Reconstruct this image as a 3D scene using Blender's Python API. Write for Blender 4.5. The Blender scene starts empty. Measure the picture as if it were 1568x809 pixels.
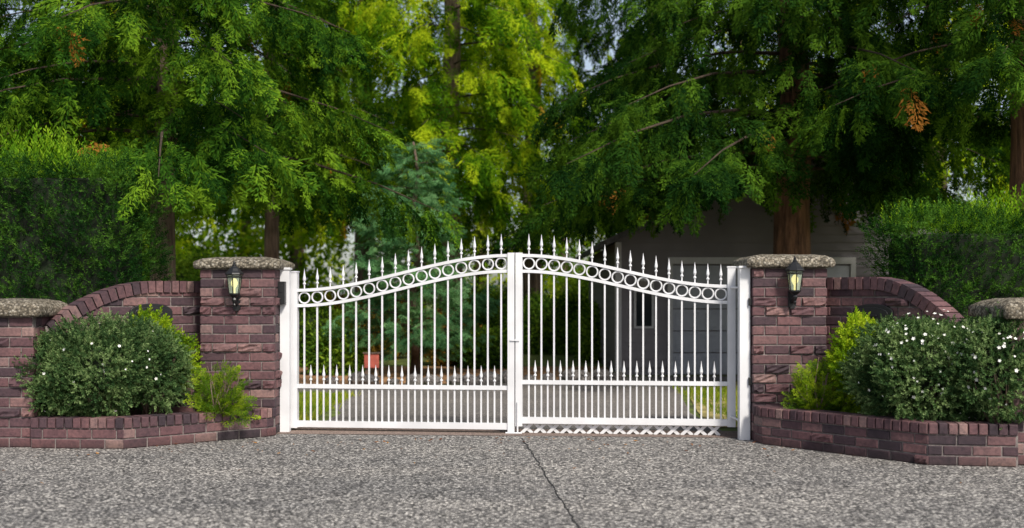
import bpy, math, random
import numpy as np
from mathutils import Vector
random.seed(3); rng=np.random.default_rng(7)
S=bpy.context.scene
F=1781.0; HZ=455.0; CX=784.0; CH=1.5
def P(px,d): return (px-CX)*d/F
# ---------------------------------------------------------------- materials
def newmat(name):
    m=bpy.data.materials.new(name); m.use_nodes=True
    nt=m.node_tree; nt.nodes.clear()
    o=nt.nodes.new('ShaderNodeOutputMaterial'); return m,nt,o
def N(nt,t,**kw):
    n=nt.nodes.new(t)
    for k,v in kw.items(): setattr(n,k,v)
    return n
def ramp(nt,fac,stops,interp='LINEAR'):
    r=nt.nodes.new('ShaderNodeValToRGB'); r.color_ramp.interpolation=interp
    e=r.color_ramp.elements
    while len(e)<len(stops): e.new(0.5)
    for i,(p,c) in enumerate(stops):
        e[i].position=p; e[i].color=(c[0],c[1],c[2],1)
    nt.links.new(fac,r.inputs[0]); return r.outputs[0]
def mixc(nt,a,b,f,mode='MIX'):
    m=nt.nodes.new('ShaderNodeMix'); m.data_type='RGBA'; m.blend_type=mode
    for s,v in ((0,f),(6,a),(7,b)):
        if isinstance(v,bpy.types.NodeSocket): nt.links.new(v,m.inputs[s])
        else: m.inputs[s].default_value=v if s==0 else (v[0],v[1],v[2],1)
    return m.outputs[2]
def pos(nt): return nt.nodes.new('ShaderNodeNewGeometry')
def simple(name,col,rough=.6,metal=0,noise=0.15,scale=8,bump=0.0,bscale=60):
    m,nt,o=newmat(name); L=nt.links
    b=N(nt,'ShaderNodeBsdfPrincipled'); b.inputs['Roughness'].default_value=rough; b.inputs['Metallic'].default_value=metal
    g=pos(nt); n=N(nt,'ShaderNodeTexNoise'); n.inputs['Scale'].default_value=scale; n.inputs['Detail'].default_value=6
    L.new(g.outputs['Position'],n.inputs['Vector'])
    lo=[c*(1-noise*1.5) for c in col]; hi=[min(1,c*(1+noise)) for c in col]
    c=ramp(nt,n.outputs[0],[(.3,lo),(.7,hi)]); L.new(c,b.inputs['Base Color'])
    if bump>0:
        n2=N(nt,'ShaderNodeTexNoise'); n2.inputs['Scale'].default_value=bscale; n2.inputs['Detail'].default_value=4
        L.new(g.outputs['Position'],n2.inputs['Vector'])
        bp=N(nt,'ShaderNodeBump'); bp.inputs['Strength'].default_value=bump; bp.inputs['Distance'].default_value=.02
        L.new(n2.outputs[0],bp.inputs['Height']); L.new(bp.outputs[0],b.inputs['Normal'])
    L.new(b.outputs[0],o.inputs[0]); return m
def leafmat(name,dark,mid,light,trans=.35,tcol=None,accent=None,clump=.7):
    m,nt,o=newmat(name); L=nt.links
    g=pos(nt); ra=N(nt,'ShaderNodeAttribute'); ra.attribute_name='rnd'; R=ra.outputs['Fac']
    n=N(nt,'ShaderNodeTexNoise'); n.inputs['Scale'].default_value=clump; n.inputs['Detail'].default_value=2
    L.new(g.outputs['Position'],n.inputs['Vector'])
    a=N(nt,'ShaderNodeMath',operation='MULTIPLY_ADD'); L.new(R,a.inputs[0]); a.inputs[1].default_value=.38
    s=N(nt,'ShaderNodeMath',operation='SUBTRACT'); L.new(n.outputs[0],s.inputs[0]); s.inputs[1].default_value=.19
    L.new(s.outputs[0],a.inputs[2])
    a2=N(nt,'ShaderNodeMath',operation='MULTIPLY_ADD'); L.new(g.outputs['Random Per Island'],a2.inputs[0]); a2.inputs[1].default_value=.2; L.new(a.outputs[0],a2.inputs[2])
    c=ramp(nt,a2.outputs[0],[(.42,dark),(.62,mid),(.82,light)])
    if accent:
        gt=N(nt,'ShaderNodeMath',operation='GREATER_THAN'); L.new(R,gt.inputs[0]); gt.inputs[1].default_value=.993
        c=mixc(nt,c,accent,gt.outputs[0])
    b=N(nt,'ShaderNodeBsdfDiffuse'); L.new(c,b.inputs['Color'])
    t=N(nt,'ShaderNodeBsdfTranslucent')
    tc=mixc(nt,c,tcol or (1.55,1.45,.4),1.0,'MULTIPLY'); L.new(tc,t.inputs[0])
    mx=N(nt,'ShaderNodeMixShader'); mx.inputs[0].default_value=trans
    L.new(b.outputs[0],mx.inputs[1]); L.new(t.outputs[0],mx.inputs[2]); L.new(mx.outputs[0],o.inputs[0]); return m
def brickmat():
    m,nt,o=newmat('brick'); L=nt.links; g=pos(nt)
    c=ramp(nt,g.outputs['Random Per Island'],[(0,(.036,.022,.030)),(.25,(.070,.036,.045)),(.6,(.120,.056,.062)),(.85,(.155,.080,.082)),(1,(.23,.145,.135))])
    n=N(nt,'ShaderNodeTexNoise'); n.inputs['Scale'].default_value=28; n.inputs['Detail'].default_value=8; n.inputs['Roughness'].default_value=.7
    L.new(g.outputs['Position'],n.inputs['Vector'])
    d=ramp(nt,n.outputs[0],[(.3,(.5,.5,.56)),(.5,(1,1,1)),(.75,(1.45,1.4,1.35))])
    c2=mixc(nt,c,d,1.0,'MULTIPLY')
    n3=N(nt,'ShaderNodeTexNoise'); n3.inputs['Scale'].default_value=1.8; n3.inputs['Detail'].default_value=5
    L.new(g.outputs['Position'],n3.inputs['Vector'])
    d3=ramp(nt,n3.outputs[0],[(.35,(.68,.70,.74)),(.65,(1.14,1.12,1.1))])
    c3=mixc(nt,c2,d3,1.0,'MULTIPLY')
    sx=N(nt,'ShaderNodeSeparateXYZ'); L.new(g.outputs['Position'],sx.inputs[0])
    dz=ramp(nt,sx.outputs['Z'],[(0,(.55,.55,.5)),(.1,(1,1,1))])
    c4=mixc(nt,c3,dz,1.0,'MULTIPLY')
    b=N(nt,'ShaderNodeBsdfPrincipled'); b.inputs['Roughness'].default_value=.8; L.new(c4,b.inputs['Base Color'])
    bp=N(nt,'ShaderNodeBump'); bp.inputs['Strength'].default_value=.6; bp.inputs['Distance'].default_value=.01
    L.new(n.outputs[0],bp.inputs['Height']); L.new(bp.outputs[0],b.inputs['Normal'])
    L.new(b.outputs[0],o.inputs[0]); return m
def aggregate(name,scale,cols,stain=(.75,1.15),bump=.6):
    m,nt,o=newmat(name); L=nt.links; g=pos(nt)
    v=N(nt,'ShaderNodeTexVoronoi'); v.inputs['Scale'].default_value=scale; L.new(g.outputs['Position'],v.inputs['Vector'])
    sx=N(nt,'ShaderNodeSeparateColor'); L.new(v.outputs['Color'],sx.inputs[0])
    k=len(cols); c=ramp(nt,sx.outputs[0],[(i/(k-1),cc) for i,cc in enumerate(cols)])
    dr=ramp(nt,v.outputs['Distance'],[(.25,(1,1,1)),(.75,(.35,.35,.35))]); c=mixc(nt,c,dr,1.0,'MULTIPLY')
    n=N(nt,'ShaderNodeTexNoise'); n.inputs['Scale'].default_value=.55; n.inputs['Detail'].default_value=8; n.inputs['Roughness'].default_value=.62
    mp=N(nt,'ShaderNodeMapping'); mp.inputs['Scale'].default_value=(.5,1.7,1); L.new(g.outputs['Position'],mp.inputs[0]); L.new(mp.outputs[0],n.inputs['Vector'])
    s=ramp(nt,n.outputs[0],[(.3,(stain[0],)*3),(.7,(stain[1],stain[1]*.975,stain[1]*.93))]); c=mixc(nt,c,s,1.0,'MULTIPLY')
    n2=N(nt,'ShaderNodeTexNoise'); n2.inputs['Scale'].default_value=30; n2.inputs['Detail'].default_value=5; L.new(g.outputs['Position'],n2.inputs['Vector'])
    s2=ramp(nt,n2.outputs[0],[(.3,(.85,.85,.85)),(.7,(1.15,1.15,1.15))]); c=mixc(nt,c,s2,1.0,'MULTIPLY')
    b=N(nt,'ShaderNodeBsdfPrincipled'); b.inputs['Roughness'].default_value=.75; b.inputs['Specular IOR Level'].default_value=.3; L.new(c,b.inputs['Base Color'])
    bp=N(nt,'ShaderNodeBump'); bp.invert=True; bp.inputs['Strength'].default_value=bump; bp.inputs['Distance'].default_value=.006
    L.new(v.outputs['Distance'],bp.inputs['Height']); L.new(bp.outputs[0],b.inputs['Normal'])
    L.new(b.outputs[0],o.inputs[0]); return m
def barkmat(name,lo,hi):
    m,nt,o=newmat(name); L=nt.links; g=pos(nt)
    mp=N(nt,'ShaderNodeMapping'); mp.inputs['Scale'].default_value=(14,14,1.4); L.new(g.outputs['Position'],mp.inputs[0])
    n=N(nt,'ShaderNodeTexNoise'); n.inputs['Scale'].default_value=1; n.inputs['Detail'].default_value=7; n.inputs['Roughness'].default_value=.7; L.new(mp.outputs[0],n.inputs['Vector'])
    c=ramp(nt,n.outputs[0],[(.35,lo),(.65,hi)])
    b=N(nt,'ShaderNodeBsdfPrincipled'); b.inputs['Roughness'].default_value=.9; L.new(c,b.inputs['Base Color'])
    bp=N(nt,'ShaderNodeBump'); bp.inputs['Strength'].default_value=.9; bp.inputs['Distance'].default_value=.06
    L.new(n.outputs[0],bp.inputs['Height']); L.new(bp.outputs[0],b.inputs['Normal']); L.new(b.outputs[0],o.inputs[0]); return m
M={}
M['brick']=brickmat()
M['mortar']=simple('mortar',(.205,.175,.168),.9,noise=.3,scale=20,bump=.4,bscale=150)
M['white']=simple('white_paint',(.68,.68,.71),.35,noise=.08,scale=3)
M['black']=simple('black_metal',(.018,.018,.02),.4,metal=.3,noise=.2)
M['agg']=aggregate('exposed_aggregate',55,[(.035,.033,.035),(.12,.115,.117),(.23,.221,.222),(.43,.412,.405),(.92,.88,.84)],stain=(.70,1.14),bump=.8)
M['cap']=aggregate('pebble_cap',45,[(.08,.068,.05),(.17,.145,.11),(.25,.215,.165),(.34,.30,.24),(.46,.42,.36)],bump=1.0)
M['agg2']=aggregate('threshold_concrete',90,[(.22,.16,.14),(.32,.24,.21),(.42,.32,.28)],bump=.2)
M['drive2']=aggregate('back_drive',60,[(.18,.165,.165),(.25,.235,.23),(.34,.31,.30)],bump=.2)
M['soil']=simple('mulch',(.07,.04,.025),.95,noise=.5,scale=30,bump=1,bscale=60)
M['bed']=simple('bark_mulch_bed',(.34,.18,.08),.95,noise=.5,scale=6,bump=1,bscale=30)
M['lawn']=simple('lawn_soil',(.12,.16,.03),.95,noise=.5,scale=3,bump=1,bscale=40)
M['dry']=simple('dry_lawn',(.36,.30,.11),.95,noise=.4,scale=4,bump=1,bscale=40)
M['bark']=barkmat('cedar_bark',(.07,.045,.034),(.27,.19,.14))
M['barkred']=barkmat('red_cedar_bark',(.05,.022,.014),(.28,.14,.08))
M['limb']=barkmat('limb_bark',(.03,.02,.012),(.09,.06,.04))
M['tar']=simple('crack_filler',(.02,.019,.019),.8)
M['siding']=simple('lap_siding',(.165,.15,.165),.7,noise=.08,scale=2)
M['door']=simple('garage_door_paint',(.30,.31,.355),.5,noise=.06)
M['housetrim']=simple('house_trim_paint',(.42,.41,.43),.5,noise=.06)
M['roof']=simple('roof_shingle',(.08,.075,.08),.9,noise=.35,scale=8,bump=.6)
M['glassdark']=simple('window_glass',(.02,.025,.03),.08,noise=.05)
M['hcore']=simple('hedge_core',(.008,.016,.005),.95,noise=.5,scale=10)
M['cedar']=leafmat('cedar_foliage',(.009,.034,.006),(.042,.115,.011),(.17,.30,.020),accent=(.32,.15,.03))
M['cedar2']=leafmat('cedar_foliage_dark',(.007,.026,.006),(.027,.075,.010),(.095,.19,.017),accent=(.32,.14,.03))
M['cedarlit']=leafmat('cedar_foliage_sunlit',(.028,.085,.005),(.13,.26,.009),(.44,.54,.02),trans=.45,accent=(.45,.28,.03))  # brighter copy of the cedar leaf: sunlight on rear trees painted into its colour
M['spruce']=leafmat('spruce_foliage',(.045,.13,.055),(.12,.28,.11),(.20,.37,.16),trans=.3,tcol=(1.2,1.3,.8))
M['far']=leafmat('far_foliage',(.05,.13,.010),(.17,.29,.018),(.44,.52,.03),trans=.5,clump=.25)
M['yew']=leafmat('yew_needles',(.007,.030,.007),(.026,.080,.013),(.085,.19,.026),trans=.22,clump=2)
M['shoot']=leafmat('yew_new_shoots',(.06,.16,.010),(.14,.30,.018),(.30,.48,.03),trans=.5,clump=1)
M['shrub']=leafmat('shrub_leaves',(.032,.070,.026),(.09,.16,.055),(.23,.32,.13),trans=.25,tcol=(1.2,1.3,.7),clump=4)
M['gold']=leafmat('golden_leaves',(.09,.19,.010),(.24,.38,.018),(.45,.56,.04),trans=.4,clump=3)
M['fern']=leafmat('fern_leaves',(.06,.13,.012),(.15,.26,.02),(.32,.42,.03),trans=.4,clump=4)
M['grass']=leafmat('grass_blades',(.12,.20,.015),(.24,.32,.03),(.42,.44,.06),trans=.4)
M['rhodo']=leafmat('rhododendron',(.025,.06,.010),(.08,.17,.018),(.22,.33,.03),trans=.3)
M['redshrub']=leafmat('barberry',(.10,.06,.012),(.24,.14,.025),(.38,.26,.04),trans=.3)
M['flower']=simple('white_petals',(.75,.75,.70),.6,noise=.05)
M['litter']=leafmat('dead_leaves',(.12,.04,.015),(.28,.11,.03),(.40,.2,.05),trans=.1,tcol=(1,1,1))
def emis():
    m,nt,o=newmat('lamp_bulb'); e=N(nt,'ShaderNodeEmission'); e.inputs[0].default_value=(1,.88,.30,1); e.inputs[1].default_value=1.4
    nt.links.new(e.outputs[0],o.inputs[0]); return m
M['bulb']=emis()
def glass():
    m,nt,o=newmat('lantern_glass'); b=N(nt,'ShaderNodeBsdfPrincipled'); t=N(nt,'ShaderNodeBsdfTransparent'); mx=N(nt,'ShaderNodeMixShader')
    b.inputs['Base Color'].default_value=(.5,.6,.5,1); b.inputs['Roughness'].default_value=.12; mx.inputs[0].default_value=.4
    nt.links.new(t.outputs[0],mx.inputs[1]); nt.links.new(b.outputs[0],mx.inputs[2]); nt.links.new(mx.outputs[0],o.inputs[0]); return m
M['glass']=glass()
# ---------------------------------------------------------------- mesh builder
class MB:
    def __init__(s): s.v=[]; s.f=[]
    def add(s,vs,fs):
        o=len(s.v); s.v.extend([tuple(v) for v in vs]); s.f.extend([tuple(i+o for i in f) for f in fs])
    def obox(s,c,u,v,w):
        c,u,v,w=map(Vector,(c,u,v,w)); vs=[c+a*u+b*v+d*w for d in(-1,1) for b in(-1,1) for a in(-1,1)]
        s.add(vs,[(0,2,3,1),(4,5,7,6),(0,1,5,4),(2,6,7,3),(0,4,6,2),(1,3,7,5)])
    def box(s,x0,x1,y0,y1,z0,z1): s.obox(((x0+x1)/2,(y0+y1)/2,(z0+z1)/2),((x1-x0)/2,0,0),(0,(y1-y0)/2,0),(0,0,(z1-z0)/2))
    def tube(s,pts,rad,n=6,cap=True):
        pts=[Vector(p) for p in pts]; vs=[]; fs=[]
        for i,p in enumerate(pts):
            t=(pts[min(i+1,len(pts)-1)]-pts[max(i-1,0)]).normalized()
            a=Vector((0,0,1)) if abs(t.z)<.9 else Vector((1,0,0))
            u=t.cross(a).normalized(); w=t.cross(u)
            r=rad[i] if hasattr(rad,'__len__') else rad
            for k in range(n):
                an=2*math.pi*k/n; vs.append(p+u*r*math.cos(an)+w*r*math.sin(an))
        for i in range(len(pts)-1):
            for k in range(n):
                a=i*n+k; b=i*n+(k+1)%n; fs.append((a,b,b+n,a+n))
        if cap: fs.append(tuple(range(n))[::-1]); fs.append(tuple(range(len(vs)-n,len(vs))))
        s.add(vs,fs)
    def lathe(s,c,prof,n=8,rot=0):
        vs=[];fs=[]
        for r,z in prof:
            for k in range(n):
                an=2*math.pi*k/n+rot; vs.append((c[0]+r*math.cos(an),c[1]+r*math.sin(an),c[2]+z))
        for i in range(len(prof)-1):
            for k in range(n):
                a=i*n+k;b=i*n+(k+1)%n; fs.append((a,b,b+n,a+n))
        s.add(vs,fs)
    def torus(s,c,U,R,r,n=20,m=6):
        c=Vector(c);U=Vector(U);Z=Vector((0,0,1));W=U.cross(Z);vs=[];fs=[]
        for i in range(n):
            a=2*math.pi*i/n; d=U*math.cos(a)+Z*math.sin(a)
            for j in range(m):
                b=2*math.pi*j/m; vs.append(c+d*(R+r*math.cos(b))+W*r*1.3*math.sin(b))
        for i in range(n):
            for j in range(m):
                fs.append((i*m+j,((i+1)%n)*m+j,((i+1)%n)*m+(j+1)%m,i*m+(j+1)%m))
        s.add(vs,fs)
    def obj(s,name,mat,parent=None,smooth=False,bevel=0,link=True):
        me=bpy.data.meshes.new(name); me.from_pydata(s.v,[],s.f); me.update()
        if mat: me.materials.append(mat)
        if smooth: me.polygons.foreach_set('use_smooth',[True]*len(me.polygons))
        o=bpy.data.objects.new(name,me)
        if link: S.collection.objects.link(o)
        if parent: o.parent=parent
        if bevel:
            b=o.modifiers.new('bevel','BEVEL'); b.width=bevel; b.segments=2; b.limit_method='ANGLE'
        return o
def empty(name):
    e=bpy.data.objects.new(name,None); S.collection.objects.link(e); return e
# ---------------------------------------------------------------- instancing
def scatter(name,pts,rots,scl,variants,parent=None):
    n=len(pts); me=bpy.data.meshes.new(name); me.vertices.add(n)
    me.vertices.foreach_set('co',np.asarray(pts,dtype=np.float32).ravel())
    a=me.attributes.new('rot','FLOAT_VECTOR','POINT'); a.data.foreach_set('vector',np.asarray(rots,dtype=np.float32).ravel())
    a=me.attributes.new('scl','FLOAT','POINT'); a.data.foreach_set('value',np.asarray(scl,dtype=np.float32).ravel())
    a=me.attributes.new('rnd','FLOAT','POINT'); a.data.foreach_set('value',rng.random(n).astype(np.float32))
    a=me.attributes.new('idx','INT','POINT'); a.data.foreach_set('value',rng.integers(0,len(variants),n).astype(np.int32))
    o=bpy.data.objects.new(name,me); S.collection.objects.link(o)
    if parent: o.parent=parent
    g=bpy.data.node_groups.new(name+'_gn','GeometryNodeTree')
    g.interface.new_socket('Geometry',in_out='INPUT',socket_type='NodeSocketGeometry')
    g.interface.new_socket('Geometry',in_out='OUTPUT',socket_type='NodeSocketGeometry')
    gi=g.nodes.new('NodeGroupInput'); go=g.nodes.new('NodeGroupOutput'); ip=g.nodes.new('GeometryNodeInstanceOnPoints')
    def att(nm,t):
        q=g.nodes.new('GeometryNodeInputNamedAttribute'); q.data_type=t; q.inputs[0].default_value=nm
        return [s for s in q.outputs if s.enabled and s.name=='Attribute'][0]
    j=g.nodes.new('GeometryNodeJoinGeometry')
    for vobj in variants:
        oi=g.nodes.new('GeometryNodeObjectInfo'); oi.inputs['Object'].default_value=vobj; oi.inputs['As Instance'].default_value=True
        g.links.new(oi.outputs['Geometry'],j.inputs[0])
    e=g.nodes.new('FunctionNodeEulerToRotation')
    g.links.new(att('rot','FLOAT_VECTOR'),e.inputs[0])
    g.links.new(gi.outputs[0],ip.inputs['Points']); g.links.new(j.outputs[0],ip.inputs['Instance'])
    ip.inputs['Pick Instance'].default_value=True
    g.links.new(att('idx','INT'),ip.inputs['Instance Index']); g.links.new(e.outputs[0],ip.inputs['Rotation'])
    g.links.new(att('scl','FLOAT'),ip.inputs['Scale'])
    rz=g.nodes.new('GeometryNodeRealizeInstances'); g.links.new(ip.outputs[0],rz.inputs[0]); g.links.new(rz.outputs[0],go.inputs[0])
    md=o.modifiers.new('scatter','NODES'); md.node_group=g
    return o
def nrm(a): return a/np.maximum(np.linalg.norm(a,axis=1,keepdims=True),1e-9)
def frames(x,nh):
    x=nrm(x); y=nrm(np.cross(nh,x)); z=np.cross(x,y)
    rx=np.arctan2(y[:,2],z[:,2]); ry=np.arcsin(np.clip(-x[:,2],-1,1)); rz=np.arctan2(x[:,1],x[:,0])
    return np.stack([rx,ry,rz],1)
def leafq(mb,p,d,nh,l,w):
    p=Vector(p);d=Vector(d).normalized();s=d.cross(Vector(nh)).normalized()
    mb.add([p,p+d*l*.45+s*w*.5,p+d*l,p+d*l*.45-s*w*.5],[(0,1,2,3)])
def cedar_frond(mat,seed,fat=1.0,n=10,k=3):
    r=random.Random(seed); mb=MB()
    for i in range(n):
        t=(i+.5)/n; px=t; pz=-.22*t*t; base=Vector((px,.05*math.sin(t*4+seed),pz))
        ln=.44*(1-t)**.7*(.45+min(t*4,1)*.55)+.07
        for sg in(-1,1):
            l=ln*r.uniform(.5,1.35); a=r.uniform(.45,.95)*sg
            d=Vector((math.cos(a),math.sin(a),r.uniform(-.6,.1))).normalized()
            for q in range(k):
                tt=(q+.3)/k; b=base+d*l*tt-Vector((0,0,.35*l*tt*tt))
                for s2 in(-1,1):
                    a2=a+s2*r.uniform(.3,.75); d2=Vector((math.cos(a2),math.sin(a2),r.uniform(-.6,.15)))
                    leafq(mb,b,d2,(r.uniform(-.8,.8),r.uniform(-.8,.8),1),.14*(1-tt*.5)*r.uniform(.7,1.3),.040*fat)
            leafq(mb,base+d*l*.4,d,(r.uniform(-.4,.4),0,1),l*.7,.036*fat)
    return mb.obj('cedar_frond_%d'%seed,mat,link=False)
def clump(mat,seed,n=34,R=.5,ll=.2,w=.09):
    r=random.Random(seed); mb=MB()
    for i in range(n):
        d=Vector((r.gauss(0,1),r.gauss(0,1),r.gauss(0,1))).normalized(); p=d*R*r.random()**.5
        dd=(d+Vector((r.gauss(0,.6),r.gauss(0,.6),r.gauss(0,.6)))).normalized()
        leafq(mb,p,dd,(r.gauss(0,1),r.gauss(0,1),r.gauss(0,1)),ll*r.uniform(.7,1.3),w*r.uniform(.7,1.2))
    return mb.obj('leaf_clump_%d'%seed,mat,link=False)
def sprig(mat,seed,n=26,nl=.22,w=.045,spread=1.0):
    r=random.Random(seed); mb=MB(); a=0
    for i in range(n):
        t=(i+.5)/n; a+=2.4; d=Vector((.8+t*.5,math.cos(a)*spread,math.sin(a)*spread))
        leafq(mb,(t*.9,0.04*math.sin(t*5),0),d,(r.gauss(0,1),r.gauss(0,1),r.gauss(0,1)),nl*r.uniform(.7,1.2)*(1.1-.5*t),w)
    return mb.obj('sprig_%d'%seed,mat,link=False)
FR={k:[cedar_frond(M[k],i+10*j) for i in range(4)] for j,k in enumerate(['cedar','cedar2','cedarlit','spruce'])}
CL={k:[clump(M[k],100+i+10*j) for i in range(3)] for j,k in enumerate(['far','rhodo','redshrub'])}
SP={'yew':[sprig(M['yew'],200+i,n=16,w=.065,nl=.26) for i in range(3)],'shoot':[sprig(M['shoot'],210+i,n=18,nl=.15,w=.035,spread=.7) for i in range(3)]}
SH=[sprig(M['shrub'],300+i,n=18,nl=.30,w=.12,spread=1.1) for i in range(3)]
GO=[sprig(M['gold'],310+i,n=20,nl=.30,w=.12,spread=1.1) for i in range(3)]
FE=[cedar_frond(M['fern'],320+i,k=2) for i in range(3)]
# ---------------------------------------------------------------- bricks
def brick(mb,O,U,Nv,L,h,dep,rough=0,zc=None):
    O=Vector(O);U=Vector(U);Nv=Vector(Nv); e=.007
    us=[0,e]+([L*.25,L*.5,L*.75] if rough else [L*.5])+[L-e,L]; zs=[0,e]+([h*.35,h*.65] if rough else [])+[h-e,h]
    nu,nz=len(us),len(zs); off=random.uniform(-.003,.003); vs=[];tilt=random.uniform(-.003,.003)
    for j,z in enumerate(zs):
        for i,u in enumerate(us):
            edge=i in(0,nu-1) or j in(0,nz-1)
            n=-.005 if edge else (random.uniform(.008,.034)*(1.0 if 1<i<nu-2 or 1<j<nz-2 else .5) if rough else random.uniform(-.0012,.0012))
            p=O+U*u+Nv*(n+off+tilt*(u/L-.5)); zz=O.z+z
            if zc: zz=min(zz,zc(O,U,u))
            vs.append((p.x,p.y,zz))
    fs=[(j*nu+i,j*nu+i+1,(j+1)*nu+i+1,(j+1)*nu+i) for j in range(nz-1) for i in range(nu-1)]
    ring=[i for i in range(nu)]+[j*nu+nu-1 for j in range(1,nz)]+[(nz-1)*nu+i for i in range(nu-2,-1,-1)]+[j*nu for j in range(nz-2,0,-1)]
    b=len(vs)
    for r in ring:
        v=Vector(vs[r])-Nv*dep; vs.append(tuple(v))
    m=len(ring)
    for k in range(m): fs.append((ring[(k+1)%m],ring[k],b+k,b+(k+1)%m))
    mb.add(vs,fs)
def face(mb,A,B,z0,z1,ch=.1,bl=.27,dep=.09,off=0,rough=lambda c:0,zc=None,gap=.013):
    A=Vector(A);B=Vector(B);D=B-A;Lg=D.length;U=D/Lg;Nv=Vector((U.y,-U.x,0))
    nc=int(round((z1-z0)/ch))
    for c in range(nc):
        s=-bl*(.5 if (c+off)%2 else 0)-random.uniform(0,.01); z=z0+c*ch
        while s<Lg-.01:
            a=max(s+gap/2,0); b=min(s+bl-gap/2,Lg)
            if b-a>.025:
                O=A+U*a; O.z=z+gap/2
                if zc is None or zc(O,U,0)-O.z>.015 or zc(O,U,b-a)-O.z>.015:
                    brick(mb,O,U,Nv,b-a,ch-gap,dep,rough(c),zc)
            s+=bl
def pillar(name,cx,cy,W,H,capH=.13,over=.055,roughrows=()):
    e=empty(name); mb=MB(); h=W/2
    nc=int(round(H/.1)); H2=nc*.1
    rg=lambda c: (c in roughrows and random.random()<.75) or random.random()<.04
    face(mb,(cx-h,cy-h,0),(cx+h,cy-h,0),0,H2,bl=W/3,rough=rg)
    face(mb,(cx+h,cy+h,0),(cx-h,cy+h,0),0,H2,bl=W/3,rough=rg)
    face(mb,(cx+h,cy-h+.092,0),(cx+h,cy+h-.092,0),0,H2,bl=W/3,off=1,rough=rg)
    face(mb,(cx-h,cy+h-.092,0),(cx-h,cy-h+.092,0),0,H2,bl=W/3,off=1,rough=rg)
    mb.obj('bricks',M['brick'],e)
    k=MB(); q=h-.012; k.box(cx-q,cx+q,cy-q,cy+q,0,H2+.004); k.obj('mortar',M['mortar'],e)
    c=MB(); a=h+over; n=10; vs=[];fs=[]
    z0=H2+.006; z1=z0+capH*.62; z2=z0+capH
    rings=[(a-.01,z0),(a,z0+.015),(a+.004,z0+.04),(a,z1-.01),(a-.015,z1+.008),(a*.82,z1+(z2-z1)*.7),(a*.6,z2),(.001,z2+.01)]
    for (r,z) in rings:
        for sd in range(4):
            for i in range(n):
                t=i/n*2-1; pt=[(t,-1),(1,t),(-t,1),(-1,-t)][sd]
                x,y=pt
                vs.append((cx+x*r+random.uniform(-.005,.005),cy+y*r+random.uniform(-.005,.005),z+random.uniform(-.004,.004)))
    m=4*n
    for i in range(len(rings)-1):
        for kk in range(m): fs.append((i*m+kk,i*m+(kk+1)%m,(i+1)*m+(kk+1)%m,(i+1)*m+kk))
    fs.append(tuple(range(m))[::-1])
    c.add(vs,fs); c.obj('pebble_cap',M['cap'],e,smooth=True)
    return e
PL=(-2.975,13.005,.81); PR=(2.893,12.49,.775)
pillar('brick_gate_pillar',PL[0],PL[1],PL[2],1.83,.13,.055,(5,6,9,13,14))
pillar('brick_gate_pillar',PR[0],PR[1],PR[2],1.83,.14,.06,(4,5,6,9,13,14))
pillar('low_brick_pillar',-5.12,11.93,.72,1.3,.17,.07,(6,))
pillar('low_brick_pillar',4.80,10.70,.72,1.3,.18,.07,(6,))
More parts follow.
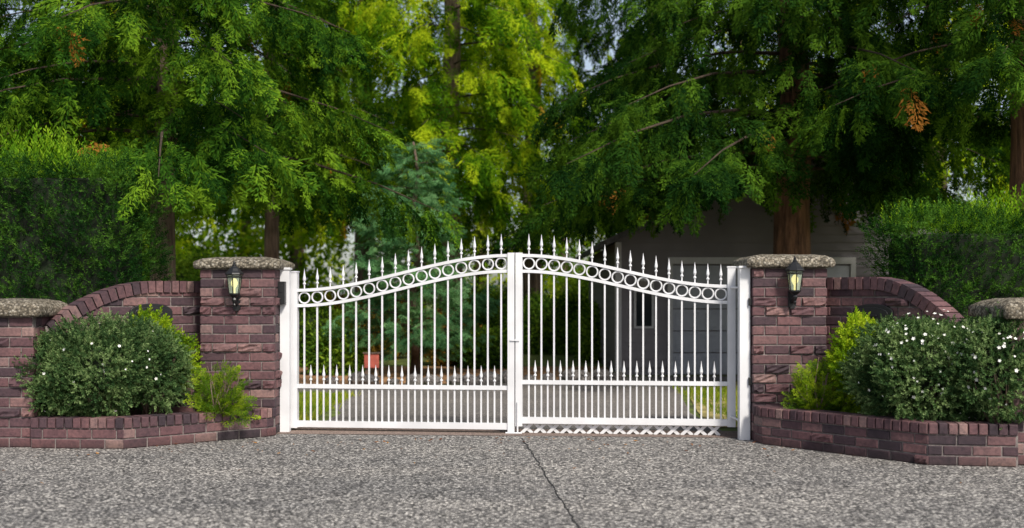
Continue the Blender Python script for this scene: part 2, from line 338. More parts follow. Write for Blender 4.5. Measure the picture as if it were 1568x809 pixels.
def wingwall(name,A,B,ztop,mail_t):
    e=empty(name); A=Vector((*A,0));B=Vector((*B,0)); D=B-A; Lg=D.length; U=D/Lg; Nv=Vector((U.y,-U.x,0))
    ct=.125
    def tof(p): return (p-A).dot(U)/Lg
    def zc(O,Ud,u):
        p=Vector((O.x,O.y,0))+Ud*u; return ztop(min(max(tof(p),0),1))-ct*1.02
    mb=MB(); face(mb,A,B,0,1.8,bl=.27,rough=lambda c:random.random()<.03,zc=zc)
    th=.22; face(mb,B-Nv*th,A-Nv*th,0,1.8,bl=.27,zc=zc)
    arc=[(i/400,ztop(i/400)) for i in range(401)]; cum=[0]
    for i in range(400): cum.append(cum[-1]+math.hypot(Lg/400,arc[i+1][1]-arc[i][1]))
    nb=int(cum[-1]/.088); 
    for k in range(nb):
        s=(k+.5)/nb*cum[-1]; i=min(max(int(np.searchsorted(cum,s)),1),399)
        t=arc[i][0]; tz=Vector((U.x*Lg/200,U.y*Lg/200,ztop(min(t+1/400,1))-ztop(max(t-1/400,0)))).normalized()
        up=Nv.cross(tz); up=up if up.z>0 else -up
        c=A+U*(t*Lg)+Vector((0,0,ztop(t)))-up*ct/2-Nv*th/2+Nv*random.uniform(-.003,.003)
        mb.obox(c,tz*.037,up*(ct/2+random.uniform(-.003,.002)),Nv*(th/2+.022))
    mb.obj('bricks',M['brick'],e)
    k=MB(); vs=[];fs=[]
    for i in range(61):
        t=i/60; p=A+U*(t*Lg); zt=ztop(t)-.02
        for q in(.0,1):
            pp=p-Nv*(.012 if q==0 else th-.012)
            vs+= [(pp.x,pp.y,0),(pp.x,pp.y,zt)]
    for i in range(60):
        a=i*4; b=a+4; fs+=[(a,b,b+1,a+1),(a+3,b+3,b+2,a+2),(a+1,b+1,b+3,a+3)]
    k.add(vs,fs); k.obj('mortar',M['mortar'],e)
    w=.21; z0=1.0; zs=1.34; o=MB()
    c0=A+U*(mail_t*Lg)
    def arch(w,zb,zt,rise,dn,df):
        pts=[(-w,zb),(w,zb)]+[(w*math.cos(a),zt+rise*math.sin(a)) for a in np.linspace(0,math.pi,13)]
        vs=[];m=len(pts)
        for dd in(dn,df):
            for (u,z) in pts:
                p=c0+U*u+Nv*dd; vs.append((p.x,p.y,z))
        return vs,[tuple(range(m))]+[(i,i+m,(i+1)%m+m,(i+1)%m) for i in range(m)]+[tuple(range(m,2*m))[::-1]]
    o.add(*arch(w+.03,z0-.03,zs,.09,.03,-.05)); o.add(*arch(w-.02,z0+.02,zs-.01,.065,.045,0))
    o.obox(c0+Nv*.055+Vector((0,0,zs-.03)),U*.07,Nv*.012,Vector((0,0,.008)))
    o.obj('wall_mailbox',M['black'],e,bevel=.004)
    return e
ztL=lambda t: 1.675-1.0*max(0,t-.32)**2
ztR=lambda t: 1.705-1.65*max(0,t-.33)**2
wingwall('curved_brick_wall',(-4.73,11.80),(-3.385,12.98),lambda t: ztL(1-t),.62)
wingwall('curved_brick_wall',(3.285,12.40),(4.42,10.95),lambda t: ztR(t),.36)
def planter(name,pts,nc,ch,soilpoly):
    e=empty(name); mb=MB(); k=MB(); zt=nc*ch
    V=[Vector((*p,0)) for p in pts]
    for a,b in zip(V[:-1],V[1:]):
        face(mb,a,b,0,zt,ch=ch,bl=.25,rough=lambda c:random.random()<.03)
        D=b-a;Lg=D.length;U=D/Lg;Nv=Vector((U.y,-U.x,0))
        k.obox((a+b)/2-Nv*.115+Vector((0,0,(zt+.05)/2)),U*Lg/2,Nv*.103,Vector((0,0,(zt+.05)/2)))
        n=max(1,round(Lg/.088)); st=Lg/n
        for i in range(n):
            O=a+U*(i*st+.006)+Nv*.014; O.z=zt+.006
            brick(mb,O,U,Nv,st-.012,.098+random.uniform(-.003,.002),.25,0)
    mb.obj('bricks',M['brick'],e); k.obj('mortar',M['mortar'],e)
    s=MB(); s.add([(x,y,zt+.03) for x,y in soilpoly],[tuple(range(len(soilpoly)))]); s.obj('soil',M['soil'],e)
    return e
planter('brick_planter',[(-4.76,11.50),(-3.82,11.44),(-2.62,12.45),(-2.55,12.58)],2,.1,[(-4.7,11.6),(-3.85,11.56),(-2.7,12.5),(-2.75,12.61),(-3.4,12.95),(-4.72,11.84)])
planter('brick_planter',[(2.50,12.05),(2.54,11.83),(3.70,10.34),(4.45,10.22)],3,.092,[(2.6,12.1),(2.62,11.9),(3.75,10.45),(4.40,10.34),(4.38,10.95),(3.28,12.3)])
# ---------------------------------------------------------------- gate
A=Vector((P(445,13.05),13.05,0)); B=Vector((P(1126,12.5),12.5,0)); GD=B-A; GL=GD.length; GU=GD/GL; GN=Vector((GU.y,-GU.x,0))
def gu(px):
    k=(px-CX)/F; t=(k*A.y-A.x)/(GD.x-k*GD.y); return t*GL
gate=empty('white_driveway_gate')
def gp(u,z,n=0): p=A+GU*u+GN*n; return Vector((p.x,p.y,z))
Z=Vector((0,0,1))
def gbox(mb,u0,u1,z0,z1,th=.02): mb.obox(gp((u0+u1)/2,(z0+z1)/2),GU*(u1-u0)/2,GN*th,Z*(z1-z0)/2)
SPEAR=[(.008,0),(.008,.045),(.016,.05),(.018,.058),(.016,.066),(.008,.072),(.008,.082),(.011,.088),(.018,.105),(.016,.125),(.009,.165),(.001,.225)]
def leaf(name,uh,uc,zb,zm,zh,zcn):
    mb=MB(); sg=1 if uc>uh else -1; W=abs(uc-uh)
    sw=.085; sc=.075
    def U_(s): return uh+sg*s
    def g2(s0,s1,z0,z1,th): 
        a,b=sorted((U_(s0),U_(s1))); gbox(mb,a,b,z0,z1,th)
    sm=lambda x: x*x*(3-2*x)
    def top(s): return zh+(zcn-zh)*sm(min(max((s-sw)/(W-sw-sc),0),1))
    band=.172
    g2(0,sw,zb-.01,zh+.20,.04); g2(-.006,sw+.006,zh+.20,zh+.215,.046)
    g2(W-sc,W,zb-.03,zcn+.03,.04)
    g2(sw,W-sc,zb,zb+.07,.024); g2(sw,W-sc,zm-.02,zm+.025,.024)
    n=40
    for o in(0,-band):
        vs=[];fs=[]
        for i in range(n+1):
            s=sw+(W-sw-sc)*i/n; z=top(s)+o
            for (a,b) in((-.022,-.017),(.022,-.017),(.022,.017),(-.022,.017)):
                vs.append(gp(U_(s),z+b,a))
        for i in range(n):
            for k in range(4): fs.append((i*4+k,i*4+(k+1)%4,i*4+4+(k+1)%4,i*4+4+k))
        mb.add(vs,fs)
    np_=16; step=(W-sw-sc)/np_
    for i in range(np_):
        s=sw+(i+.5)*step; zt=top(s)
        mb.obox(gp(U_(s),(zb+.06+zt-band)/2),GU*.0092,GN*.0092,Z*((zt-band-zb-.06)/2))
        mb.torus(gp(U_(s),zt-band/2),GU,.060,.0095)
        mb.lathe(gp(U_(s),zt+.015),SPEAR,8)
    for i in range(np_-1):
        s=sw+(i+1)*step
        mb.obox(gp(U_(s),(zb+zm)/2+.02),GU*.009,GN*.009,Z*((zm-zb-.05)/2)); mb.lathe(gp(U_(s),zm+.02),SPEAR,8)
    mb.obj(name,M['white'],gate,bevel=.002)
uC=gu(789)
leaf('left_leaf',0,uC-.006,.045,.50,1.575,1.955)
leaf('right_leaf',GL,uC+.006,.115,.565,1.615,1.955)
mb=MB()
mb.tube([gp(uC+.03,.02,.05),gp(uC+.03,.35,.05)],.009,8); gbox(mb,uC-.05,uC+.05,1.02,1.035,.055); mb.tube([gp(uC-.10,.012,.06),gp(uC+.08,.012,.06)],.012,6)
mb.obj('latch',M['white'],gate)
mb=MB()
u0,u1=gu(798),gu(1108); z0,z1=.004,.115; k=int((u1-u0)/.145)
for layer,(sg) in enumerate((1,-1)):
    for i in range(k+1):
        ua=u0+i*.145; a,b=(ua,ua+.12) if sg>0 else (ua+.12,ua)
        if max(a,b)>u1+.02: continue
        p=gp(a,z0,-.03-layer*.012); q=gp(b,z1,-.03-layer*.012); d=(q-p); ln=d.length; d/=ln
        mb.obox((p+q)/2,d*ln/2,GN*.005,d.cross(GN)*.017)
mb.obox(gp((u0+u1)/2,z1-.002,-.036),GU*(u1-u0)/2,GN*.016,Z*.008)
mb.obj('lattice_skirt',M['white'],gate)
def post(name,cx,cy,w,H,kp):
    e=empty(name); m=MB(); m.box(cx-w/2,cx+w/2,cy-w/2,cy+w/2,0,H); m.box(cx-w/2-.012,cx+w/2+.012,cy-w/2-.012,cy+w/2+.012,H,H+.025)
    m.obj('post',M['white'],e,bevel=.004)
    b=MB()
    for z in(.62,1.45):
        if kp: b.box(cx-w*.5-.03,cx-w*.5+.02,cy-w/2-.03,cy-w/2-.001,z-.035,z+.035)
        else: b.box(cx+w*.3,cx+w*.5+.035,cy-w/2-.03,cy-w/2-.001,z-.04,z+.04)
    if kp: b.box(cx-w*.5-.03,cx+w*.2,cy-w/2-.10,cy-w/2-.002,1.42,1.67); b.box(cx-w*.4,cx+w*.0,cy-w/2-.107,cy-w/2-.101,1.55,1.63)
    b.obj('hinge_hardware',M['black'],e,bevel=.004)
post('gate_post',-2.515,12.91,.105,1.80,True)
post('gate_post',2.437,12.22,.112,1.80,False)
m=MB(); m.tube([(2.40,12.2,.2),(2.34,12.5,.22)],.012,6); m.tube([(2.40,12.2,1.6),(2.34,12.5,1.6)],.012,6); m.obj('hinge_arm',M['white'],gate)
# ---------------------------------------------------------------- lanterns
def lantern(x,yf,zb):
    e=empty('wall_lantern'); y=yf-.13; f=MB(); c=(x,y,zb)
    f.lathe(c,[(.001,.0),(.012,.01),(.018,.025),(.010,.04),(.02,.055),(.03,.08),(.022,.1),(.045,.12),(.06,.135),(.062,.15),(.001,.15)],8)
    f.lathe(c,[(.088,.345),(.104,.352),(.100,.366),(.075,.39),(.055,.415),(.030,.435),(.022,.445),(.026,.452),(.014,.465),(.016,.478),(.008,.49),(.001,.505)],8)
    f.lathe(c,[(.001,.346),(.088,.345)],8)
    for k in range(6):
        a=math.pi/6+k*math.pi/3
        f.tube([(x+.056*math.cos(a),y+.056*math.sin(a),zb+.145),(x+.084*math.cos(a),y+.084*math.sin(a),zb+.348)],.0055,4)
    f.lathe((x,y,zb),[(.082,.318),(.086,.318),(.086,.33),(.080,.33)],6,math.pi/6)
    f.tube([(x,yf-.01,zb+.05),(x,yf-.05,zb+.03),(x,y+.03,zb+.05),(x,y,zb+.09)],[.020,.019,.018,.020],8)
    f.obox((x,yf-.012,zb+.06),(.040,0,0),(0,.012,0),(0,0,.08)); f.obox((x,yf-.012,zb+.06),(.024,0,0),(0,.018,0),(0,0,.1))
    f.obj('frame',M['black'],e)
    g=MB(); g.lathe(c,[(.053,.15),(.080,.345)],6,math.pi/6); g.obj('glass_panes',M['glass'],e)
    b=MB(); b.lathe(c,[(.012,.15),(.012,.2),(.020,.215),(.036,.245),(.036,.272),(.018,.305),(.001,.312)],10); b.obj('bulb',M['bulb'],e,smooth=True)
lantern(P(359,12.47),12.6-.004,1.39)
lantern(P(1217,11.97),12.10-.004,1.42)
# ---------------------------------------------------------------- ground & drives
def sheet(name,poly,z,mat):
    m=MB(); m.add([(x,y,z) for x,y in poly],[tuple(range(len(poly)))]); return m.obj(name,mat)
sheet('ground',[(-300,-300),(300,-300),(300,400),(-300,400)],0,M['lawn'])
sheet('driveway',[(-14,-12),(14,-12),(14,10.35),(4.4,10.5),(2.5,12.42),(-2.6,12.78),(-4.6,11.8),(-5.5,11.62),(-14,11.6)],.004,M['agg'])
sheet('gate_threshold',[(-2.62,12.70),(2.52,12.34),(2.52,12.95),(-2.62,13.35)],.008,M['agg2'])
sheet('back_driveway',[(-2.3,13.25),(2.35,12.9),(2.3,15),(2.6,18),(4.5,21.9),(2.2,21.9),(.8,20.6),(-.8,19.8),(-3.2,19.3),(-6,19.4),(-6,18.3),(-3.6,17.8),(-2.6,16.4),(-2.2,15)],.004,M['drive2'])
sheet('mulch_bed',[(-12,20),(-6,19.6),(-3,19.5),(-.8,20),(.8,20.8),(2,22),(2,25),(-12,25)],.008,M['bed'])
sheet('dry_lawn',[(2.3,13.3),(9,13.3),(9,20.5),(3.9,20.5),(2.7,17.9),(2.4,15)],.012,M['dry'])
m=MB(); pts=[]; y=12.35
while y>-3:
    pts.append((.11+(12.35-y)*.067+random.uniform(-.012,.012),y)); y-=.12
vs=[];fs=[]
for i,(x,yy) in enumerate(pts):
    w=random.uniform(.004,.008); vs+=[(x-w,yy,.0085),(x+w,yy,.0085)]
    if i: fs.append((2*i-2,2*i-1,2*i+1,2*i))
m.add(vs,fs); m.obj('driveway_joint',M['tar'])
n=170; pts=np.stack([rng.uniform(-4.5,4,n),12.35-rng.exponential(.5,n),np.full(n,.014)],1)
pts[:,1]-=np.abs(pts[:,0])*.15
lm=MB(); leafq(lm,(0,0,0),(1,0,.1),(0,0,1),1,.5); lo=lm.obj('leaf',M['litter'],link=False)
scatter('fallen_leaves',pts,np.stack([rng.uniform(-.3,.3,n),rng.uniform(-.3,.3,n),rng.uniform(0,6.3,n)],1),rng.uniform(.02,.06,n),[lo])
gm=MB(); r=random.Random(5)
for i in range(14):
    a=r.uniform(0,6.3); p=(r.gauss(0,.3),r.gauss(0,.3),0); leafq(gm,p,(math.cos(a)*.5,math.sin(a)*.5,1),(math.sin(a),-math.cos(a),.2),r.uniform(.5,1),.07)
gt=gm.obj('tuft',M['grass'],link=False)
n=3500; px=rng.uniform(-7,-2.4,n); py=rng.uniform(13.4,19,n); 
sel=~((px>-6)&(py>17.6)); px=px[sel];py=py[sel]
n2=1300; px=np.r_[px,rng.uniform(2.6,6,n2)]; py=np.r_[py,rng.uniform(13.4,19,n2)]
n3=900; px=np.r_[px,rng.uniform(-9,-5.6,n3)]; py=np.r_[py,rng.uniform(11.6,11.9,n3)]
n=len(px); scatter('lawn_grass',np.stack([px,py,np.zeros(n)],1),np.stack([np.zeros(n),np.zeros(n),rng.uniform(0,6.3,n)],1),rng.uniform(.06,.14,n),[gt])
# ---------------------------------------------------------------- trees
def wood(name,segs,mat,parent=None):
    m=MB()
    for pts,rad,n in segs: m.tube(pts,rad,n)
    return m.obj(name,mat,parent,smooth=True)
def cedar(name,x,y,H,z0,R,tr,fol,bark,nl,seed,fs=.85,dens=1.0,droop=.46,zlow=0,up=False):
    r=np.random.default_rng(seed); segs=[]
    e=empty(name)
    k=14; tp=[(x+.05*math.sin(i*1.3+seed)*min(i,4)/4,y+.05*math.cos(i*1.7),H*i/k) for i in range(k+1)]
    rd=[tr*(1.35 if i==0 else 1.0)*(1-i/k)**.8+.02 for i in range(k+1)]
    tp.insert(1,(x,y,.5)); rd.insert(1,tr*1.08)
    wood('trunk',[(tp,rd,14)],bark,e)
    P_=[];D_=[];NH=[]; zvis=1.5+.2555*y+1.2
    for i in range(nl):
        f=(i/nl)**1.15; z=z0+(H-z0)*f; a=i*2.399+r.normal(0,.3)
        L=R*(1-f)**.75*r.uniform(.55,1.25)+.35
        o=np.array([math.cos(a),math.sin(a),0]); lat=np.array([-o[1],o[0],0])
        cz=lambda t:L*(.14*t-droop*t*t+.22*droop*t**3) if not up else L*(.25*t-.1*t*t)
        pts=[(x+o[0]*L*t,y+o[1]*L*t,z+cz(t)) for t in(0,.25,.5,.75,1)]
        br=.022*L/3+.008
        segs.append((pts,[br,br*.8,br*.55,br*.35,.005],5))
        ns=11*L*dens
        if not up:
            if z>zvis: ns*=.25
            if o[1]>.35: ns*=.5
        ns=int(max(5,ns))
        t=.15+.9*r.random(ns)**.8; t=np.minimum(t,1.03)
        w=(.38*L*(1-t)+.24)*r.uniform(-1,1,ns)
        P=np.array([x,y,z])+o*(L*t)[:,None]+lat*w[:,None]; P[:,2]+=np.array([cz(q) for q in t])-np.abs(w)*.3+r.normal(0,.07,ns)
        D=o*r.uniform(.3,.95,ns)[:,None]+lat*(np.sign(w)*r.uniform(0,.8,ns))[:,None]+np.array([0,0,-1])*(r.uniform(.3,1.4,ns)[:,None] if not up else r.uniform(-.2,.25,ns)[:,None])+r.normal(0,.2,(ns,3))
        h=o*r.uniform(.2,.9,ns)[:,None]+np.array([0,0,.7])+r.normal(0,.35,(ns,3))
        P_.append(P);D_.append(D);NH.append(h)
    P=np.concatenate(P_);D=np.concatenate(D_);h=np.concatenate(NH)
    sel=P[:,2]>zlow+.3+r.uniform(-.3,.4,len(P)); P,D,h=P[sel],D[sel],h[sel]
    wood('limbs',segs,M['limb'],e)
    scatter('foliage',P,frames(D,h),r.uniform(.5,1.15,len(P))*fs,fol,e)
cedar('cedar_tree',P(252,17.5),17.5,13,3.7,3.2,.19,FR['cedar'],M['bark'],90,1,fs=.62,zlow=2.5,dens=1.7)
cedar('cedar_tree',P(1214,20),20,14,3.7,4.2,.34,FR['cedar2'],M['barkred'],105,2,fs=.70,zlow=1.9,dens=1.6)
cedar('cedar_tree',P(1568,16.6),16.6,13,4.5,2.7,.24,FR['cedar2'],M['barkred'],80,3,fs=.58,zlow=3.2,dens=1.8)
cedar('cedar_tree',P(-30,20.5),20.5,14,3.8,2.8,.3,FR['cedar'],M['bark'],65,4,fs=.75,zlow=2.8)
cedar('cedar_tree',P(415,25),25,16,4.1,2.7,.16,FR['cedar'],M['bark'],70,5,fs=.9,zlow=3.0)
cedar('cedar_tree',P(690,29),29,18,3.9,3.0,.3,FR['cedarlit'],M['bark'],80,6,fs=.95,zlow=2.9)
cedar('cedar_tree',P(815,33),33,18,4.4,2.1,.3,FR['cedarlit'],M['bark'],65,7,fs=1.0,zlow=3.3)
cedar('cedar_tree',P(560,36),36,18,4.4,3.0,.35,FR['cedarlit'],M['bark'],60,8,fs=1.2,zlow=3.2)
cedar('cedar_tree',P(1000,31),31,17,4.2,2.3,.3,FR['cedar2'],M['bark'],60,12,fs=1.1,zlow=3.2)
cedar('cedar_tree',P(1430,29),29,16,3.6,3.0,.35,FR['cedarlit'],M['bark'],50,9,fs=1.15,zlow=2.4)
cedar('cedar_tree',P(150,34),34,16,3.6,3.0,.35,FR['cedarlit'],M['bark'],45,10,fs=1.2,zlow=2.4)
cedar('spruce_tree',P(636,22.5),22.5,4.5,.5,1.05,.07,FR['spruce'],M['bark'],64,11,fs=.32,dens=3.2,up=True)
def farline():
    e=empty('distant_tree_line'); segs=[]; Ps=[]
    for i in range(22):
        x=-27+54*i/21+rng.normal(0,.8); y=rng.uniform(42,56); H=rng.uniform(7,14)
        segs.append(([(x,y,0),(x+.2,y,H*.5),(x,y,H)],[.3,.2,.03],7))
        n=180; zz=rng.uniform(.6,H,n); rr=(2.6*(1-(zz/H))**.6+.4)*np.sqrt(rng.random(n))*rng.uniform(.7,1.2,n); a=rng.uniform(0,6.28,n)
        q=np.stack([x+rr*np.cos(a),y+rr*np.sin(a),zz+.5*np.sin(zz*3+a*2)],1); Ps.append(q)
    Pt=np.concatenate(Ps); n=len(Pt)
    wood('trunks',segs,M['bark'],e); scatter('foliage',Pt,rng.uniform(0,6.28,(n,3)),rng.uniform(.9,2.0,n),CL['far'],e)
farline()
def blob(name,c,R,n,vars_,sc,seed=0,parent=None,upb=.3,shell=.55,rough=.28,flat=0):
    r=np.random.default_rng(seed); d=nrm(r.normal(0,1,(n,3))); 
    k=nrm(r.normal(0,1,(22,3))); lump=np.max(np.clip(d@k.T,0,1)**9,axis=1)
    rad=(shell+(1-shell)*r.random(n)**.5)*(1-rough+rough*1.6*lump)
    p=d*rad[:,None]*np.array(R)+np.array(c); sel=p[:,2]>flat; p=p[sel]; d=d[sel]; n=len(p)
    D=d*np.array([1,1,1])+np.array([0,0,upb])+r.normal(0,.45,(n,3)); h=r.normal(0,1,(n,3))
    return scatter(name,p,frames(D,h),r.uniform(.7,1.4,n)*sc,vars_,parent)
def stems(c,R,n,z0,parent,seed):
    r=random.Random(seed); sg=[]
    for i in range(n):
        a=r.uniform(0,6.28); q=r.uniform(.3,.85)
        e=(c[0]+R[0]*q*math.cos(a),c[1]+R[1]*q*math.sin(a),c[2]+R[2]*r.uniform(-.2,.6)); b=(c[0]+r.uniform(-.08,.08),c[1]+r.uniform(-.08,.08),z0)
        m_=tuple((b[k]+e[k])/2+r.uniform(-.05,.05) for k in range(3)); sg.append(([b,m_,e],[.012,.008,.003],4))
    wood('stems',sg,M['bark'],parent)
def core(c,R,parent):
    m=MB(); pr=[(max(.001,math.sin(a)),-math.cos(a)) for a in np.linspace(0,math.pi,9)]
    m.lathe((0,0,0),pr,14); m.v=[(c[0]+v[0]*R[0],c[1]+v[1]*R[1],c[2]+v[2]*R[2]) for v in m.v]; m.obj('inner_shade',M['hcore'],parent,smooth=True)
fl=MB()
for k in range(5):
    a=k*2*math.pi/5; leafq(fl,(0,0,0),(math.cos(a),math.sin(a),.3),(0,0,1),1,.75)
flo=fl.obj('blossom',M['flower'],link=False)
def flowers(c,R,n,parent,seed):
    r=np.random.default_rng(seed); d=nrm(r.normal(0,1,(n,3))+np.array([0,-.5,.6])); p=d*np.array(R)*r.uniform(.93,1.06,(n,1))+np.array(c)
    scatter('flowers',p,frames(nrm(np.cross(d,r.normal(0,1,(n,3)))),d),r.uniform(.011,.022,n),[flo],parent)
def shrub(name,parts,seed,nf,v=SH,sc=.09,n=4300,z0=.25):
    e=empty(name)
    for i,(c,R,k) in enumerate(parts):
        blob('leaves',c,R,int(n*k),v,sc,seed+i,e,flat=z0+.02,shell=.5); stems(c,R,30,z0,e,seed+i)
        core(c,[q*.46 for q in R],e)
        if nf: flowers(c,R,int(nf*k),e,seed+40+i)
shrub('flowering_shrub',[((P(150,11.75),11.85,.76),(.64,.42,.50),1.0),((P(225,12.0),12.1,.74),(.38,.33,.46),.55),((P(85,11.7),11.8,.68),(.34,.34,.42),.45)],50,20)
shrub('golden_shrub',[((P(228,12.35),12.42,.88),(.42,.22,.40),.8)],60,0,GO,.10,2600)
shrub('flowering_shrub',[((P(1430,10.8),10.85,.84),(.62,.42,.56),1.0),((P(1530,10.5),10.50,.83),(.42,.34,.48),.6),((P(1370,11.1),11.1,.78),(.40,.34,.46),.6)],70,110)
shrub('golden_shrub',[((P(1335,11.55),11.6,.78),(.34,.26,.48),.8)],80,0,GO,.10,2600)
def ferny(name,c,R,n,seed,z0):
    e=empty(name); r=np.random.default_rng(seed); d=nrm(r.normal(0,1,(n,3))); d[:,2]=np.abs(d[:,2])
    q=r.random(n)**.6; p=np.array([c[0],c[1],z0])+d*q[:,None]*np.array(R)
    D=d*np.array([1,1,.9])+np.array([0,0,.35])+r.normal(0,.3,(n,3)); scatter('fronds',p,frames(D,r.normal(0,.6,(n,3))+np.array([0,-.5,1])),r.uniform(.10,.20,n),FE,e)
    stems((c[0],c[1],z0+R[2]*.5),R,16,z0,e,seed)
ferny('dwarf_cypress',(P(338,12.2),12.2),(.26,.20,.52),240,90,.22)
ferny('dwarf_cypress',(P(1250,11.75),11.75),(.22,.20,.58),260,91,.26)
# ---------------------------------------------------------------- hedges
def hedge(name,x0,x1,y0,y1,z1,shoot,seed,dens=520):
    e=empty(name); r=np.random.default_rng(seed)
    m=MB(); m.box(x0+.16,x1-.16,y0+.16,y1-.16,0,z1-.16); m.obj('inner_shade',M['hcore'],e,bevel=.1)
    Ps=[];Ds=[]
    def add(n,fx,nv):
        p=fx(n); Ps.append(p); Ds.append(np.tile(np.array(nv,float),(n,1)))
    W=x1-x0;Dp=y1-y0
    add(int(W*z1*dens),lambda n:np.stack([r.uniform(x0,x1,n),np.full(n,y0),r.uniform(.3,z1,n)],1),(0,-1,.7))
    add(int(W*Dp*dens*.5),lambda n:np.stack([r.uniform(x0,x1,n),r.uniform(y0,y1,n),np.full(n,z1)],1),(0,0,1))
    for xx,s in((x0,-1),(x1,1)): add(int(Dp*z1*dens*.7),lambda n:np.stack([np.full(n,xx),r.uniform(y0,y1,n),r.uniform(.3,z1,n)],1),(s,0,.7))
    p=np.concatenate(Ps);d=np.concatenate(Ds)
    wob=.05*np.sin(p[:,0]*2.1+p[:,2]*1.7)+.05*np.sin(p[:,2]*4.3+p[:,0]*3.1+1)+.05*np.sin(p[:,0]*7+p[:,1]*5+p[:,2]*6)+r.uniform(-.16,.05,len(p))
    cx=np.clip(p[:,0],x0+.2,x1-.2); cy=np.clip(p[:,1],y0+.2,y1-.2); cz=np.minimum(p[:,2],z1-.15)
    v=p-np.stack([cx,cy,cz],1); ln=np.linalg.norm(v,axis=1,keepdims=True); 
    v2=v/np.maximum(ln,1e-6)*np.minimum(ln,.21)
    p=np.stack([cx,cy,cz],1)+v2; nv=nrm(v+1e-5); p+=nv*wob[:,None]
    D=d+r.normal(0,.5,p.shape)
    scatter('needles',p,frames(D,r.normal(0,1,p.shape)),r.uniform(.10,.21,len(p)),SP['yew'],e)
    n=int(W*Dp*120); q=np.stack([r.uniform(x0+.05,x1-.05,n),r.uniform(y0,y1,n),np.full(n,z1-.12)],1)
    hh=shoot*(.7+.3*np.sin(q[:,0]*3.3+q[:,1]))*r.uniform(.5,1.5,n)+.12
    scatter('new_shoots',q,frames(np.array([0,0,1])+r.normal(0,.12,(n,3)),r.normal(0,1,(n,3))),hh,SP['shoot'],e)
hedge('yew_hedge',-7.2,P(228,14.4),13.4,14.9,3.06,.40,1)
hedge('yew_hedge',P(1350,13.9),7.2,12.95,14.4,2.38,.34,2)
# ---------------------------------------------------------------- garden beyond
def gshrub(name,x,y,R,n,v,sc,seed):
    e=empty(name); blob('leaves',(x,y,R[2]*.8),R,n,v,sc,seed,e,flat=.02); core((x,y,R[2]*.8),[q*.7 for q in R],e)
gs=[(470,26,(1.0,1,.8),'rhodo'),(560,28,(1.2,1,.9),'redshrub'),(690,25.5,(.5,.5,.65),'redshrub'),(770,33,(1.6,1,1.0),'rhodo'),(850,31,(1.5,1,.8),'rhodo'),(930,27,(.8,.8,.7),'rhodo'),(380,29,(1.6,1,1.3),'rhodo'),(300,31,(2.4,1,1.5),'rhodo'),(1000,38,(3,1,2),'rhodo'),(515,22.5,(.5,.5,.40),'rhodo'),(745,24.5,(.5,.5,.4),'rhodo')]
for i,(px_,d,R,k) in enumerate(gs): gshrub('garden_shrub',P(px_,d),d,R,int(450*R[0]*R[2])+180,CL[k],.42,400+i)
e=empty('garden_sign'); m=MB(); xs=P(569,20.5); m.box(xs-.13,xs+.13,20.48,20.52,.25,.50); m.obj('board',simple('red_board',(.45,.10,.07),.6),e,bevel=.006)
m=MB(); m.box(xs-.11,xs-.07,20.521,20.56,0,.5); m.box(xs+.07,xs+.11,20.521,20.56,0,.5); m.box(xs-.15,xs+.15,20.46,20.54,.502,.525); m.obj('legs',M['bark'],e)
e=empty('landscape_boulders'); 
for i in range(16):
    m=MB(); pr=[(max(.001,math.sin(a)),-math.cos(a)) for a in np.linspace(0,math.pi,7)]; m.lathe((0,0,0),pr,9)
    cx=-3+5*i/15+random.uniform(-.1,.1); cy=19.9+max(0,cx+.8)*.55+random.uniform(-.1,.1); s=random.uniform(.1,.22)
    m.v=[(cx+v[0]*s*random.uniform(.85,1.3),cy+v[1]*s*random.uniform(.8,1.1),s*.4+v[2]*s*.7*random.uniform(.85,1.15)) for v in m.v]
    m.obj('boulder_%d'%i,M['drive2'],e)
e=empty('gray_siding_house'); sd=MB(); X0,X1,Y0=P(945,22.3),9.6,22.3; EH=2.55; PK=4.3
sd.box(X0+.02,X1-.02,Y0+.03,Y0+8,0,EH)
xm=(X0+X1)/2
gx0,gx1=P(1030,22.3),P(1030,22.3)+3.4
b=.16; z=.15
while z<PK-.1:
    if z<EH: a0,a1=X0,X1
    else:
        f=(z-EH)/(PK-EH); a0=X0+(xm-X0)*f; a1=X1-(X1-xm)*f
    rngs=[(a0,a1)]
    if z<2.15: rngs=[(a0,gx0-.08),(gx1+.08,a1)]
    for (q0,q1) in rngs:
        if q1-q0>.05: sd.add([(q0,Y0-.025,z),(q1,Y0-.025,z),(q1,Y0+.0,z+b),(q0,Y0+.0,z+b),(q0,Y0+.03,z),(q1,Y0+.03,z)],[(0,1,2,3),(4,5,1,0)])
    z+=b
z=.15
while z<EH: sd.add([(X0-.025,Y0+8,z),(X0-.025,Y0,z),(X0,Y0,z+b),(X0,Y0+8,z+b)],[(0,1,2,3)]); z+=b
sd.add([(X0,Y0+.02,EH),(X1,Y0+.02,EH),(xm,Y0+.02,PK)],[(0,1,2)])
sd.obj('walls',M['siding'],e)
dr=MB()
for i in range(5): dr.box(gx0,gx1,Y0-.01,Y0+.02,.02+i*.42,.02+i*.42+.40)
for i in range(5):
    for j in range(6): 
        w_=(gx1-gx0)/6; dr.box(gx0+j*w_+.06,gx0+(j+1)*w_-.06,Y0-.022,Y0-.011,.08+i*.42,.36+i*.42)
dr.obj('garage_door',M['door'],e,bevel=.006)
tr=MB(); tr.box(gx0-.1,gx0-.003,Y0-.05,Y0+.02,0,2.13); tr.box(gx1+.003,gx1+.1,Y0-.05,Y0+.02,0,2.13); tr.box(gx0-.1,gx1+.1,Y0-.052,Y0+.02,2.133,2.26); tr.box(X0-.04,X0+.08,Y0-.055,Y0+.06,0,EH)
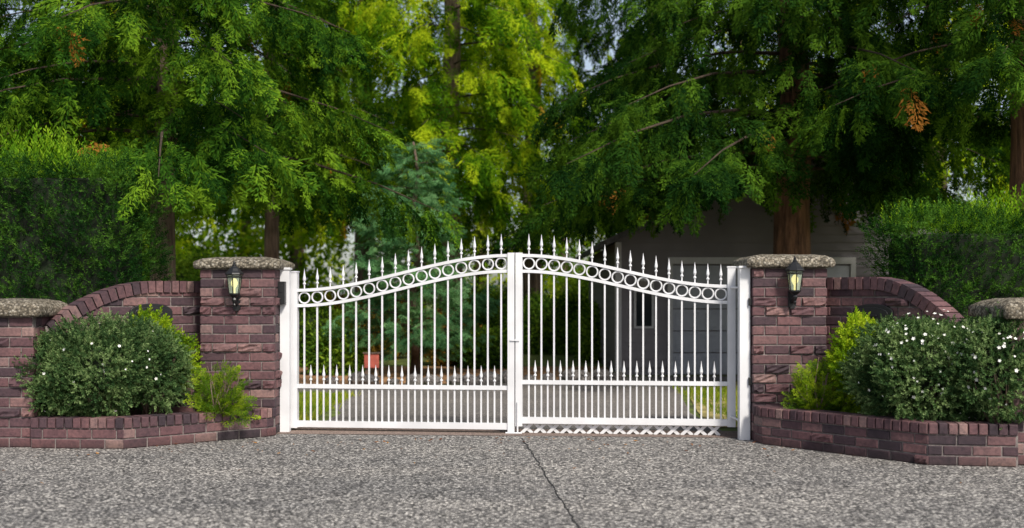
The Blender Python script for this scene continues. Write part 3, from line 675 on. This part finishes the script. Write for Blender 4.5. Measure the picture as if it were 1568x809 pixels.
tr.box(X0+.32,X0+.36,Y0-.05,Y0,.9,1.85); tr.box(X0+.66,X0+.70,Y0-.05,Y0,.9,1.85); tr.box(X0+.36,X0+.66,Y0-.05,Y0,.9,.94); tr.box(X0+.36,X0+.66,Y0-.05,Y0,1.81,1.85)
tr.obj('trim',M['housetrim'],e)
gw=MB(); gw.box(X0+.36,X0+.66,Y0-.035,Y0,.94,1.81); gw.obj('window',M['glassdark'],e)
rf=MB()
for s,(xa,xb) in enumerate(((X0-.35,xm),(X1+.35,xm))):
    za=EH-.35*(PK-EH)/(xm-X0); y0_,y1_=Y0-.4,Y0+8.4
    rf.add([(xa,y0_,za+.03),(xb,y0_,PK+.03),(xb,y1_,PK+.03),(xa,y1_,za+.03),(xa,y0_,za+.15),(xb,y0_,PK+.15),(xb,y1_,PK+.15),(xa,y1_,za+.15)],[(0,1,2,3),(4,5,6,7),(0,1,5,4),(2,3,7,6),(0,3,7,4)])
rf.obj('roof',M['roof'],e)
# ---------------------------------------------------------------- light, sky, camera
SEL=math.radians(44); az=math.radians(-62)
d=Vector((math.cos(az)*math.cos(SEL),math.sin(az)*math.cos(SEL),math.sin(SEL)))
sun=bpy.data.lights.new('sun','SUN'); sun.energy=4.5; sun.angle=math.radians(9); sun.color=(1,.94,.82)
so=bpy.data.objects.new('sun',sun); so.rotation_euler=(-d).to_track_quat('-Z','Y').to_euler(); so.location=(0,0,30); S.collection.objects.link(so)
w=bpy.data.worlds.new('World'); S.world=w; w.use_nodes=True; nt=w.node_tree; bg=nt.nodes['Background']
sk=nt.nodes.new('ShaderNodeTexSky'); sk.sky_type='NISHITA'; sk.sun_disc=False; sk.sun_elevation=SEL; sk.sun_rotation=math.pi/2-az; sk.dust_density=2.0; sk.air_density=1.0
hs=nt.nodes.new('ShaderNodeHueSaturation'); hs.inputs['Saturation'].default_value=.65
nt.links.new(sk.outputs[0],hs.inputs['Color']); nt.links.new(hs.outputs[0],bg.inputs[0]); bg.inputs[1].default_value=.15
c=bpy.data.cameras.new('camera'); co=bpy.data.objects.new('camera',c); S.collection.objects.link(co); S.camera=co
co.location=(0,0,CH); co.rotation_euler=(math.radians(90),0,0); c.sensor_width=36; c.lens=F/1568*36; c.shift_y=50.5/1568; c.clip_end=1000
c.dof.use_dof=True; c.dof.focus_distance=12.3; c.dof.aperture_fstop=1.2
S.view_settings.view_transform='Standard'; S.view_settings.look='None'; S.view_settings.exposure=0
